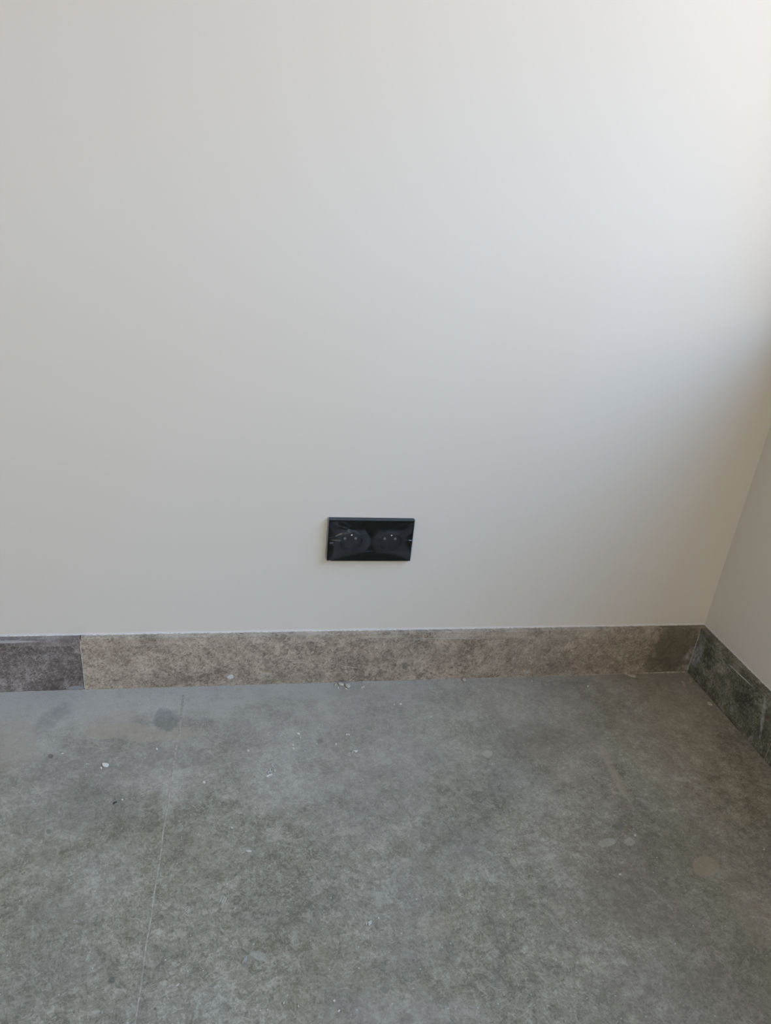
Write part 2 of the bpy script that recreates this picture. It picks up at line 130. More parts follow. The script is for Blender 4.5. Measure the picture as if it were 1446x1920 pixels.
STAINS_AND_SHADE = [
    ('tan', (-1.1087, -0.1263, 0.10062, 0.02127, 3.071), 0.75, 0.2),
    ('tan', (-1.1608, -0.0973, 0.05083, 0.0177, -2.773), 0.45, 0.5),
    ('dark', (-1.0373, -0.1896, 0.06366, 0.02847, 3.031), 0.35, 0.7),
    ('dark', (-1.1805, -0.2026, 0.09021, 0.04721, 2.957), 0.3, 0.8),
    ('dark', (-1.1546, -0.2876, 0.09938, 0.0415, 2.999), 0.3, 0.8),
    ('dark', (-1.1517, -0.4743, 0.08775, 0.04626, 1.962), 0.2, 0.9),
    ('darkbr', (-0.406, -0.1934, 0.07581, 0.03791, -3.096), 0.5, 0.8),
    ('darkbr', (-0.2775, -0.1601, 0.12894, 0.05358, -3.113), 0.18, 0.9),
    ('darkbr', (-0.3073, -0.47, 0.16481, 0.1042, -2.64), 0.5, 0.9),  # brown stone patch, deepened to paint in shade on the right floor
    ('darkbr', (-0.3188, -0.6264, 0.1002, 0.05483, -2.956), 0.5, 0.9),  # brown patch added to carry the shade at bottom right
    ('darkbr', (-0.4591, -0.6177, 0.0589, 0.03849, -2.881), 0.4, 0.9),
    ('light', (-0.7375, -0.6116, 0.09405, 0.02515, 3.038), 0.3, 0.9),
    ('light', (-0.9667, -0.0782, 0.07506, 0.03428, 3.059), 0.3, 0.9),
    ('darkbr', (-0.4644, -0.505, 0.0876, 0.06275, -2.605), 0.3, 0.9),
    ('tan', (-1.2963, -0.137, 0.05948, 0.03935, 2.213), 0.6, 0.5),
    ('light', (-1.2632, -0.062, 0.10663, 0.03933, 3.036), 0.45, 0.8),
    ('cool', (-1.0627, -0.1003, 0.0289, 0.02302, 2.05), 0.6, 0.3),
    ('dark', (-1.2494, -0.0829, 0.04207, 0.01863, -2.087), 0.4, 0.6),
    ('lightp', (-0.5181, -0.2158, 0.00999, 0.00772, -2.799), 0.7, 0.15),
    ('tanp', (-0.2556, -0.4605, 0.02466, 0.01493, -2.646), 0.5, 0.15),
    ('dark', (-0.3556, -0.3816, 0.01113, 0.00699, -2.912), 0.7, 0.3),
    ('lightp', (-0.388, -0.4082, 0.01466, 0.00691, -2.948), 0.5, 0.2),
    ('lightp', (-0.351, -0.4095, 0.01038, 0.00673, -2.781), 0.5, 0.2),
    ('dark', (-0.613, -0.5693, 0.05974, 0.0073, 1.26), 0.35, 0.7),  # long narrow dark band
    ('tan', (-0.3106, -0.2755, 0.06054, 0.00863, 1.506), 0.6, 0.5),
    ('tan', (-0.507, -0.5048, 0.01418, 0.00872, 2.168), 0.5, 0.5),
    ('dark', (-0.521, -0.5111, 0.02348, 0.01068, 1.689), 0.3, 0.7),
    ('tan', (-0.4255, -0.2182, 0.02867, 0.02487, 1.566), 0.3, 0.8),
    ('tan', (-0.3995, -0.2751, 0.02602, 0.01854, -2.679), 0.35, 0.8),
    ('lightp', (-1.1937, -0.179, 0.0084, 0.00504, 2.882), 0.35, 0.2),
    ('darkp', (-1.2305, -0.1743, 0.00561, 0.00366, 2.078), 0.7, 0.3),
    ('darkp', (-1.1964, -0.3207, 0.00465, 0.00316, 2.232), 0.6, 0.3),
    ('darkp', (-1.0722, -0.5388, 0.00455, 0.00338, 2.333), 0.7, 0.3),
    ('darkp', (-1.0191, -0.5762, 0.00195, 0.00153, 2.455), 0.8, 0.3),
    ('darkp', (-0.8361, -0.4728, 0.00314, 0.00261, 2.964), 0.6, 0.3),
    ('dark', (-0.8353, -0.4916, 0.01414, 0.00754, 1.517), 0.4, 0.7),
    ('dark', (-0.7571, -0.5815, 0.00644, 0.00595, -2.811), 0.5, 0.5),
    ('dark', (-0.8027, -0.1683, 0.00755, 0.00639, 1.468), 0.5, 0.5),
    ('light', (-0.9045, -0.5273, 0.01195, 0.00502, 2.678), 0.55, 0.5),
    ('light', (-0.9198, -0.3771, 0.01115, 0.00609, 3.008), 0.3, 0.6),
    ('light', (-0.8599, -0.5103, 0.01356, 0.00467, 1.538), 0.35, 0.7),
    ('light', (-0.242, -0.4759, 0.01733, 0.00824, -3.053), 0.25, 0.6),
    ('tan', (-0.229, -0.5433, 0.06156, 0.02824, 1.496), 0.3, 0.8),
    ('tan', (-0.3106, -0.186, 0.0582, 0.02478, 1.637), 0.2, 0.9),
    ('light', (-0.8104, -0.271, 0.10078, 0.02091, -2.944), 0.25, 0.9),
    ('light', (-0.8328, -0.0414, 0.25585, 0.01944, -3.138), 0.3, 0.9),
    ('light', (-0.7776, -0.3565, 0.06331, 0.02748, 3.066), 0.15, 0.9),
    ('dark', (-0.6411, -0.3959, 0.06793, 0.03498, 3.112), 0.2, 0.9),
    ('dark', (-0.5273, -0.4668, 0.04833, 0.0342, -2.918), 0.25, 0.9),
    ('tan', (-0.6767, -0.5144, 0.03389, 0.01345, -2.795), 0.35, 0.8),
    ('lightp', (-0.6492, -0.3235, 0.0101, 0.00604, -3.132), 0.4, 0.4),
    ('lightp', (-0.447, -0.3888, 0.00859, 0.00473, -3.081), 0.3, 0.4),
    ('scratch', (-0.9945, -0.4579, 0.00545, 0.00442, 2.152), 0.8, 0.5),
    ('scratch', (-0.9501, -0.4486, 0.00697, 0.00523, 2.839), 0.8, 0.5),
]
GROUT = [(-1.0405, -0.0354), (-1.0392, -0.0673), (-1.0391, -0.0826), (-1.039, -0.115), (-1.0372, -0.1371), (-1.039, -0.1533), (-1.0392, -0.1824), (-1.0394, -0.2079), (-1.0403, -0.2291), (-1.0398, -0.2454), (-1.0385, -0.2819), (-1.0393, -0.3064), (-1.0397, -0.3337), (-1.0385, -0.3729), (-1.0391, -0.4195), (-1.0388, -0.4645), (-1.0396, -0.5016), (-1.0385, -0.5573), (-1.0388, -0.5896), (-1.0385, -0.6262)]
CRACK = [(-1.0403, -0.2291), (-1.0466, -0.2374), (-1.0552, -0.2454), (-1.0658, -0.2541), (-1.0765, -0.2606), (-1.0851, -0.2651)]
FILM_SHEEN_PATCHES = [([(-0.07449, 0.03619), (-0.06026, 0.03726), (-0.05535, 0.02152), (-0.04027, 0.02109), (-0.01156, 0.0217), (-0.0068, 0.01272), (-0.00046, 0.00529), (-0.00026, -0.00833), (-0.00832, -0.01938), (0.0047, -0.02034), (-0.02077, -0.0246), (-0.03999, -0.0295), (-0.0564, -0.03584), (-0.06809, -0.04012), (-0.07371, -0.03993), (-0.06521, -0.02771), (-0.06466, -0.0111), (-0.06977, -0.00593), (-0.06346, -0.00203), (-0.06908, 0.00841), (-0.06754, 0.019), (-0.07397, 0.0249)], 0.026), ([(0.01169, 0.02219), (0.05829, 0.02197), (0.06931, 0.03481), (0.07485, 0.03797), (0.07274, 0.01742), (0.06257, 0.00658), (0.06268, -0.00556), (0.07225, -0.01752), (0.0759, -0.03871), (0.06254, -0.03441), (0.0465, -0.02788), (0.03228, -0.02511), (0.01132, -0.02475), (0.0091, -0.0145), (0.00128, -0.00678), (0.00156, 0.0023), (0.00636, 0.01148), (0.01161, 0.01462)], 0.022), ([(-0.01282, 0.02016), (-0.01085, 0.02141), (-0.00611, 0.01273), (1e-05, 0.00454), (2e-05, -0.00832), (-0.00857, -0.01984), (-0.01766, -0.01925), (-0.01376, -0.00557), (-0.0156, 0.00498), (-0.01914, 0.01246)], 0.034), ([(-0.05309, -0.01993), (-0.03191, -0.02481), (-0.03999, -0.0295), (-0.0564, -0.03584), (-0.06809, -0.04012), (-0.06421, -0.02015)], 0.03), ([(0.0512, -0.00427), (0.06502, -0.01766), (0.07416, -0.02508), (0.07546, -0.0372), (0.06371, -0.03211), (0.046, -0.02258)], 0.03), ([(-0.06482, -0.00809), (-0.07209, -0.0007), (-0.07038, 0.00688), (-0.0643, 0.01454), (-0.0679, 0.02653), (-0.06252, 0.01458), (-0.05968, -0.00045)], -0.6), ([(0.06249, 0.00734), (0.07316, 0.01743), (0.07544, -0.01746), (0.0631, -0.00555)], -0.7)]
FILM_FOLD_GLINTS = [([(-0.06215, 0.0342), (-0.05567, 0.02755), (-0.04598, 0.02519), (-0.03621, 0.02193), (-0.02777, 0.01833), (-0.01892, 0.01322)], 0.00126, 0.035), ([(-0.05615, 0.03659), (-0.04647, 0.03379), (-0.03935, 0.02866)], 0.00196, 0.02), ([(-0.03092, 0.03564), (-0.02981, 0.02886)], 0.00112, 0.02), ([(-0.05671, 0.02149), (-0.01292, 0.02167)], 0.0007, 0.02), ([(0.02796, 0.01617), (0.03266, 0.01733), (0.04088, 0.01751), (0.04733, 0.01461)], 0.00098, 0.03), ([(0.04163, 0.02434), (0.04387, 0.0297), (0.05172, 0.03336), (0.06115, 0.03463)], 0.00126, 0.02), ([(0.02333, 0.02213), (0.059, 0.02168)], 0.0007, 0.02), ([(-0.0712, -0.0049), (-0.06642, -0.0036)], 0.0007, 0.5), ([(-0.06642, -0.0036), (-0.05832, -0.00012)], 0.0007, 0.06), ([(0.06926, 0.00186), (0.07416, 0.0012)], 0.0007, 0.6), ([(0.06073, 0.00426), (0.07, 0.00142)], 0.00084, 0.06), ([(-0.07445, 0.00559), (-0.06895, 0.0057)], 0.00056, 0.12), ([(-0.0071, -0.02087), (0.00537, -0.02002)], 0.0007, 0.03), ([(0.04578, -0.02031), (0.06348, -0.02983), (0.07492, -0.03873)], 0.00098, 0.02), ([(-0.07343, 0.02792), (-0.07284, 0.02703)], 0.0007, 0.12), ([(0.02631, -0.02068), (0.04732, -0.02179)], 0.0007, 0.015)]

# ================================================================ helpers
def obj(name, bm, mat, parent=None, smooth=False):
    me = bpy.data.meshes.new(name); bm.to_mesh(me); bm.free()
    if mat: me.materials.append(mat)
    if smooth:
        for p in me.polygons: p.use_smooth = True
    o = bpy.data.objects.new(name, me); COL.objects.link(o)
    if parent: o.parent = parent
    return o
def struct(name, bm, mat, parent=None, smooth=False):
    o = obj(name, bm, mat, parent, smooth)
    o['kind'] = 'structure'
    return o
def add_box(bm, a, b):
    xs, ys, zs = (a[0], b[0]), (a[1], b[1]), (a[2], b[2])
    v = [bm.verts.new((x, y, z)) for x in xs for y in ys for z in zs]
    for f in ((0,1,3,2), (4,6,7,5), (0,4,5,1), (2,3,7,6), (0,2,6,4), (1,5,7,3)):
        bm.faces.new([v[i] for i in f])
    return v
def box(a, b, bevel=0.0, seg=2):
    bm = bmesh.new(); add_box(bm, a, b)
    bmesh.ops.recalc_face_normals(bm, faces=bm.faces[:])
    if bevel: bmesh.ops.bevel(bm, geom=bm.edges[:], offset=bevel, segments=seg, affect='EDGES', profile=0.5)
    return bm

class G:
    """small node-graph writer"""
    def __init__(s, name, rough=0.5, spec=0.5):
        s.m = bpy.data.materials.new(name); s.m.use_nodes = True
        s.t = s.m.node_tree; s.t.nodes.clear()
        s.out = s.t.nodes.new('ShaderNodeOutputMaterial'); s.b = s.t.nodes.new('ShaderNodeBsdfPrincipled')
        s.t.links.new(s.b.outputs[0], s.out.inputs[0])
        s.b.inputs['Roughness'].default_value = rough; s.b.inputs['Specular IOR Level'].default_value = spec
        s.co = s.t.nodes.new('ShaderNodeTexCoord').outputs['Object']
    def put(s, sock, v):
        if isinstance(v, bpy.types.NodeSocket): s.t.links.new(v, sock)
        elif isinstance(v, (tuple, list)):
            v = list(v)
            if len(sock.default_value) == 4 and len(v) == 3: v.append(1)
            sock.default_value = v
        else: sock.default_value = v
    def math(s, op, a, b=0.0, clamp=False):
        n = s.t.nodes.new('ShaderNodeMath'); n.operation = op; n.use_clamp = clamp
        s.put(n.inputs[0], a); s.put(n.inputs[1], b); return n.outputs[0]
    def vmath(s, op, a, b=(0, 0, 0)):
        n = s.t.nodes.new('ShaderNodeVectorMath'); n.operation = op
        s.put(n.inputs[0], a); s.put(n.inputs[1], b)
        return n.outputs['Value'] if op in ('LENGTH', 'DISTANCE') else n.outputs[0]
    def scale(s, v, k):
        n = s.t.nodes.new('ShaderNodeVectorMath'); n.operation = 'SCALE'
        s.put(n.inputs[0], v); n.inputs['Scale'].default_value = k; return n.outputs[0]
    def noise(s, v, sc, det=2.0, ro=0.5, color=False, dist=0.0):
        n = s.t.nodes.new('ShaderNodeTexNoise'); s.put(n.inputs['Vector'], v)
        n.inputs['Scale'].default_value = sc; n.inputs['Detail'].default_value = det
        n.inputs['Roughness'].default_value = ro; n.inputs['Distortion'].default_value = dist
        return n.outputs['Color' if color else 'Fac']
    def vor(s, v, sc, feature='F1', out='Distance', rnd=1.0):
        n = s.t.nodes.new('ShaderNodeTexVoronoi'); n.feature = feature; s.put(n.inputs['Vector'], v)
        n.inputs['Scale'].default_value = sc; n.inputs['Randomness'].default_value = rnd
        return n.outputs[out]
    def mr(s, v, a, b, c=0.0, d=1.0, smooth=True):
        n = s.t.nodes.new('ShaderNodeMapRange'); n.interpolation_type = 'SMOOTHSTEP' if smooth else 'LINEAR'
        s.put(n.inputs[0], v)
        for i, k in enumerate((a, b, c, d)): s.put(n.inputs[i+1], k)
        return n.outputs[0]
    def mix(s, f, a, b, mode='MIX'):
        n = s.t.nodes.new('ShaderNodeMix'); n.data_type = 'RGBA'; n.blend_type = mode
        s.put(n.inputs[0], f); s.put(n.inputs[6], a); s.put(n.inputs[7], b); return n.outputs[2]
    def sep(s, v):
        n = s.t.nodes.new('ShaderNodeSeparateXYZ'); s.put(n.inputs[0], v); return n.outputs
    def comb(s, x, y, z):
        n = s.t.nodes.new('ShaderNodeCombineXYZ')
        for i, k in enumerate((x, y, z)): s.put(n.inputs[i], k)
        return n.outputs[0]
    def mapping(s, v, loc, rot, sc):
        n = s.t.nodes.new('ShaderNodeMapping'); n.vector_type = 'TEXTURE'
        s.put(n.inputs[0], v); n.inputs[1].default_value = loc; n.inputs[2].default_value = rot; n.inputs[3].default_value = sc
        return n.outputs[0]
    def blob(s, v, cx, cy, rx, ry, rot, soft, wob):
        """1 inside a noisy ellipse lying in the xy plane of v, 0 outside"""
        q = s.mapping(v, (cx, cy, 0), (0, 0, rot), (rx, ry, 1))
        d = s.math('ADD', s.vmath('LENGTH', q), wob)
        return s.mr(d, 1.0+soft*0.5, 1.0-soft*0.7)
    def bump(s, h, strength, dist):
        n = s.t.nodes.new('ShaderNodeBump'); n.inputs['Strength'].default_value = strength
        n.inputs['Distance'].default_value = dist; s.put(n.inputs['Height'], h)
        s.t.links.new(n.outputs[0], s.b.inputs['Normal'])
    def color(s, c): s.put(s.b.inputs['Base Color'], c)
    def rough(s, r): s.put(s.b.inputs['Roughness'], r)

def stone(g, v, base, light, dark, contrast=1.0, seed=(0, 0, 0)):
    """fossil-flecked grey marble: clouds, fragments, fibres, fine grain. returns colour, height"""
    p = g.vmath('ADD', v, seed)
    n3 = g.noise(p, 14, 3, 0.6, color=True)
    pw = g.vmath('ADD', p, g.scale(g.vmath('SUBTRACT', n3, (0.5, 0.5, 0.5)), 0.040))
    pw2 = g.vmath('ADD', p, g.scale(g.vmath('SUBTRACT', g.noise(p, 75, 3, 0.65, color=True), (0.5, 0.5, 0.5)), 0.020))
    cloud = g.noise(p, 5.5, 5, 0.66)
    mott = g.noise(pw, 38, 7, 0.72)
    mid = g.noise(pw2, 130, 5, 0.7, dist=0.8)
    fine = g.noise(p, 330, 3, 0.7)
    k = g.math('ADD', g.math('MULTIPLY', mott, 0.40), g.math('ADD', g.math('MULTIPLY', mid, 0.36), g.math('MULTIPLY', fine, 0.24)))
    k = g.math('ADD', k, g.math('MULTIPLY', g.math('SUBTRACT', cloud, 0.5), 0.30))
    c = g.mix(g.mr(k, 0.40, 0.50), dark, base)
    c = g.mix(g.mr(k, 0.50, 0.62), c, light)
    c = g.mix(1.0-0.80*min(1.0, contrast), c, base)
    # irregular pale and dark fragments
    frag = g.noise(pw2, 46, 2, 0.45)
    c = g.mix(g.mr(frag, 0.625, 0.655, 0, 0.28*contrast), c, light)
    c = g.mix(g.mr(frag, 0.375, 0.345, 0, 0.36*contrast), c, dark)
    sp_ = g.noise(pw2, 120, 2, 0.5)
    c = g.mix(g.mr(sp_, 0.36, 0.32, 0, 0.5*contrast), c, dark)
    # a few rounded ones
    vd = g.vor(pw2, 62); vc = g.sep(g.vor(pw2, 62, out='Color'))
    inside = g.mr(vd, 0.52, 0.40)
    c = g.mix(g.math('MULTIPLY', g.math('MULTIPLY', inside, g.mr(vc[0], 0.93, 0.97)), 0.32*contrast), c, light)
    c = g.mix(g.math('MULTIPLY', g.math('MULTIPLY', inside, g.mr(vc[1], 0.94, 0.97)), 0.42*contrast), c, dark)
    # pale fibres, wandering and broken
    pf = g.vmath('ADD', p, g.scale(g.vmath('SUBTRACT', n3, (0.5, 0.5, 0.5)), 0.012))
    for sc, wd, am, lo in ((7, 0.0022, 0.22, 0.58), (105, 0.026, 0.30, 0.48)):
        r_ = g.math('ABSOLUTE', g.math('SUBTRACT', g.noise(g.vmath('ADD', pf, (sc*0.7, sc*1.3, 0.2)), sc, 2.5, 0.55), 0.5))
        gate = g.mr(g.noise(g.vmath('ADD', p, (0, sc, 0)), sc*0.55, 3, 0.6), lo, lo+0.12)
        c = g.mix(g.math('MULTIPLY', g.math('MULTIPLY', g.mr(r_, wd, wd*0.15), gate), am*contrast), c, light)
    for th, sc, st_, am, lo in ((0.55, 520, 0.17, 0.38, 0.575), (-0.75, 430, 0.19, 0.36, 0.580), (1.50, 600, 0.19, 0.34, 0.570), (-0.15, 330, 0.12, 0.30, 0.610)):
        q = g.mapping(pf, (th, 0, 0), (th*0.6, 0, th), (1/st_, 1, 2.5))
        d_ = g.mr(g.noise(q, sc, 2.0, 0.5), lo, lo+0.05)
        gate = g.mr(g.noise(g.vmath('ADD', p, (th*9, 3, 0)), 30, 4, 0.65), 0.46, 0.58)
        c = g.mix(g.math('MULTIPLY', g.math('MULTIPLY', d_, gate), am*contrast), c, light)
    for th, sc, st_, am, lo in ((0.25, 330, 0.30, 0.36, 0.59), (-1.1, 420, 0.3, 0.36, 0.58)):
        q = g.mapping(pf, (th+5, 2, 0), (th*0.6, 0, th), (1/st_, 1, 2.0))
        d_ = g.mr(g.noise(q, sc, 2.0, 0.5), lo, lo+0.05)
        c = g.mix(g.math('MULTIPLY', d_, am*contrast), c, dark)
    e_ = g.vor(pw2, 48, 'DISTANCE_TO_EDGE')
    gate = g.mr(g.noise(g.vmath('ADD', p, (4, 4, 4)), 40, 3, 0.6), 0.53, 0.62)
    c = g.mix(g.math('MULTIPLY', g.math('MULTIPLY', g.mr(e_, 0.035, 0.005), gate), 0.4*contrast), c, light)
    return c, fine, mott, p

# ================================================================ materials
def paint_material():
    g = G('wall_paint', 0.62, 0.3)
    x, y, z = g.sep(g.co)
    n = g.noise(g.co, 1.3, 3, 0.5)
    c = g.mix(g.mr(n, 0.3, 0.7), WALL_A, WALL_B)
    # ragged run of whiter filler where the paint meets the stone skirting
    wob = g.math('MULTIPLY', g.noise(g.comb(x, y, 0.0), 16, 5, 0.65), 0.009)
    edge = g.math('SUBTRACT', g.math('SUBTRACT', z, HS), wob)
    c = g.mix(g.mr(edge, 0.0008, -0.0018, 0, 0.8), c, (0.80, 0.79, 0.77))
    g.color(c)
    h = g.math('ADD', g.noise(g.co, 420, 3, 0.6), g.math('MULTIPLY', g.noise(g.co, 9, 3, 0.5), 5.0))
    g.bump(h, 0.10, 0.0006)
    return g.m
HS = 0.1094; ST = 0.0127; STR = 0.0146
WALL_A = (0.71, 0.662, 0.578); WALL_B = (0.72, 0.677, 0.60)
M_wall = paint_material()

def floor_material():
    g = G('floor_stone', 0.5, 0.42)
    base, light, dark = (0.272, 0.243, 0.177), (0.490, 0.448, 0.350), (0.128, 0.113, 0.079)
    c, fine, mott, p = stone(g, g.co, base, light, dark, 1.0)
    x, y, z = g.sep(g.co)
    xy = g.comb(x, y, 0.0)
    wA = g.math('MULTIPLY', g.math('SUBTRACT', g.noise(g.co, 24, 6, 0.72), 0.5), 2.2)
    wB = g.math('MULTIPLY', g.math('SUBTRACT', g.noise(g.co, 90, 4, 0.6), 0.5), 0.45)
    wC = g.noise(g.co, 75, 5, 0.72)
    # brownish drifts in the stone
    dr = g.mr(g.noise(g.co, 3.1, 4, 0.6), 0.45, 0.68)
    c = g.mix(g.math('MULTIPLY', dr, 0.30), c, (0.270, 0.218, 0.155))
    cool = g.mr(g.noise(g.vmath('ADD', g.co, (7, 3, 1)), 3.6, 4, 0.6), 0.46, 0.66)
    c = g.mix(g.math('MULTIPLY', cool, 0.28), c, (0.205, 0.215, 0.205))
    # building dust, widened to paint in light falling off from wall and left
    film_n = g.noise(g.co, 5.5, 6, 0.68)
    film = g.math('ADD', g.mr(y, -0.50, -0.02, -0.12, 0.50, smooth=False), g.math('MULTIPLY', g.math('SUBTRACT', film_n, 0.5), 1.1))
    film = g.math('MULTIPLY', film, g.mr(x, -0.05, -0.80, 0.55, 1.0), clamp=True)  # dust and painted light falloff together
    grain = g.mr(g.noise(g.co, 480, 2, 0.6), 0.42, 0.6)
    dcol = g.mix(grain, (0.475, 0.435, 0.375), (0.545, 0.505, 0.440))
    c = g.mix(film, c, dcol)
    dn = g.math('MULTIPLY', g.math('SUBTRACT', g.noise(g.co, 11, 6, 0.72), 0.5), 0.26)
    dist = g.math('ADD', y, dn)
    reach = g.mr(x, -0.55, -1.25, -0.040, -0.120)
    dust = g.mr(g.math('SUBTRACT', dist, reach), -0.03, 0.055, 0, 0.62)
    dust = g.math('MULTIPLY', dust, g.mr(x, -0.25, -1.0, 0.15, 1.0))
    dust = g.math('MULTIPLY', dust, g.mr(wC, 0.36, 0.56, 0.45, 1.0))
    c = g.mix(dust, c, dcol)
    cols = {'tan': (0.415, 0.345, 0.265), 'light': (0.43, 0.40, 0.345), 'dark': (0.150, 0.142, 0.122), 'lightp': (0.46, 0.42, 0.345),
            'tanp': (0.39, 0.31, 0.215), 'darkp': (0.105, 0.098, 0.085), 'darkbr': (0.165, 0.142, 0.098), 'cool': (0.150, 0.158, 0.148)}
    for kind, (bx, by, rx, ry, rot), am, soft in STAINS_AND_SHADE:
        if kind == 'scratch':
            q = g.mapping(xy, (bx, by, 0), (0, 0, rot), (rx, ry, 1))
            m1 = g.mr(g.math('ADD', g.vmath('LENGTH', q), wB), 1.15, 0.7)
            s_ = g.math('SINE', g.math('MULTIPLY', g.math('ADD', g.sep(q)[0], g.math('MULTIPLY', wA, 0.5)), 13.0))
            c = g.mix(g.math('MULTIPLY', g.math('MULTIPLY', m1, g.mr(s_, 0.1, 0.8)), am*0.8), c, (0.55, 0.52, 0.46))
            continue
        f = g.blob(xy, bx, by, rx, ry, rot, soft, wB if kind.endswith('p') else wA)
        f = g.math('MULTIPLY', f, g.mr(wC, 0.34, 0.60, 0.35 if kind[-1] != 'p' else 0.75, 1.0))
        c = g.mix(g.math('MULTIPLY', f, am), c, cols[kind])
    # tiny pale specks
    sp_c = g.sep(g.vor(g.co, 210, out='Color')); sp_d = g.vor(g.co, 210)
    c = g.mix(g.math('MULTIPLY', g.mr(sp_d, 0.24, 0.12), g.mr(sp_c[2], 0.990, 0.992, 0, 0.6)), c, (0.62, 0.62, 0.60))
    g.color(c)
    g.rough(g.mr(mott, 0.3, 0.7, 0.34, 0.48))
    g.bump(g.math('ADD', fine, g.math('MULTIPLY', mott, 1.5)), 0.10, 0.0008)
    return g.m
M_floor = floor_material()

def skirt_material(name, base, light, dark, seed, axis, patches=()):
    """stone skirting; axis 0 runs along x, 1 along y; dusty plaster smears and darker or paler patches placed along it"""
    g = G(name, 0.42, 0.4)
    c, fine, mott, p = stone(g, g.co, base, light, dark, 1.15, seed)
    xyz = g.sep(g.co); u, z = xyz[axis], xyz[2]
    uz = g.comb(u, z, 0.0)
    wA = g.math('MULTIPLY', g.math('SUBTRACT', g.noise(g.co, 60, 5, 0.7), 0.5), 1.5)
    wB = g.math('MULTIPLY', g.math('SUBTRACT', g.noise(g.co, 200, 4, 0.6), 0.5), 0.8)
    tex = g.mr(g.noise(g.co, 110, 5, 0.75), 0.38, 0.60, 0.15, 1.0)
    # pits
    pd = g.vor(g.vmath('MULTIPLY', g.co, (1, 1, 1.6)), 150); pc = g.sep(g.vor(g.vmath('MULTIPLY', g.co, (1, 1, 1.6)), 150, out='Color'))
    c = g.mix(g.math('MULTIPLY', g.mr(pd, 0.34, 0.16), g.mr(pc[0], 0.78, 0.84, 0, 0.6)), c, tuple(k*0.45 for k in dark))
    # dusty film on the top band, stopping at a straight tape line
    line = g.math('ADD', z, g.math('MULTIPLY', g.noise(g.co, 6, 2, 0.5), 0.002))
    band = g.mr(line, HS-0.0135, HS-0.0120)
    gate = g.mr(g.noise(g.comb(u, 0.0, 0.0), 9, 4, 0.62), 0.46, 0.62)
    c = g.mix(g.math('MULTIPLY', g.math('MULTIPLY', band, gate), 0.35), c, tuple(min(1, k*1.15) for k in light))
    thin = g.math('MULTIPLY', g.mr(g.math('ABSOLUTE', g.math('SUBTRACT', line, HS-0.0128)), 0.0007, 0.0002), g.mr(g.noise(g.comb(u, 3.0, 0.0), 14, 3, 0.6), 0.50, 0.58))
    c = g.mix(g.math('MULTIPLY', thin, 0.55), c, (0.50, 0.50, 0.48))
    thin2 = g.math('MULTIPLY', g.mr(g.math('ABSOLUTE', g.math('SUBTRACT', line, HS-0.0015)), 0.0008, 0.0002), g.mr(g.noise(g.comb(u, 7.0, 0.0), 11, 3, 0.6), 0.44, 0.56))
    c = g.mix(g.math('MULTIPLY', thin2, 0.40), c, (0.42, 0.41, 0.39))
    # worn lighter streak low down
    low = g.math('MULTIPLY', g.mr(g.math('ABSOLUTE', g.math('SUBTRACT', line, 0.026)), 0.0008, 0.0002), g.mr(g.noise(g.comb(u, 5.0, 0.0), 12, 3, 0.6), 0.54, 0.62))
    c = g.mix(g.math('MULTIPLY', low, 0.4), c, (0.42, 0.41, 0.38))
    for (su, sz, ru, rz, rot, am, soft, col) in patches:
        f = g.blob(uz, su, sz, ru, rz, rot, soft, wB if soft < 0.35 else wA)
        if soft > 0.65: f = g.math('MULTIPLY', f, tex)
        c = g.mix(g.math('MULTIPLY', f, am), c, col)
    g.color(c); g.rough(g.mr(mott, 0.3, 0.7, 0.36, 0.52))
    g.bump(g.math('ADD', fine, mott), 0.22, 0.0008)
    return g.m
PL = (0.50, 0.50, 0.485); PW = (0.66, 0.66, 0.64); DK = (0.09, 0.085, 0.075)
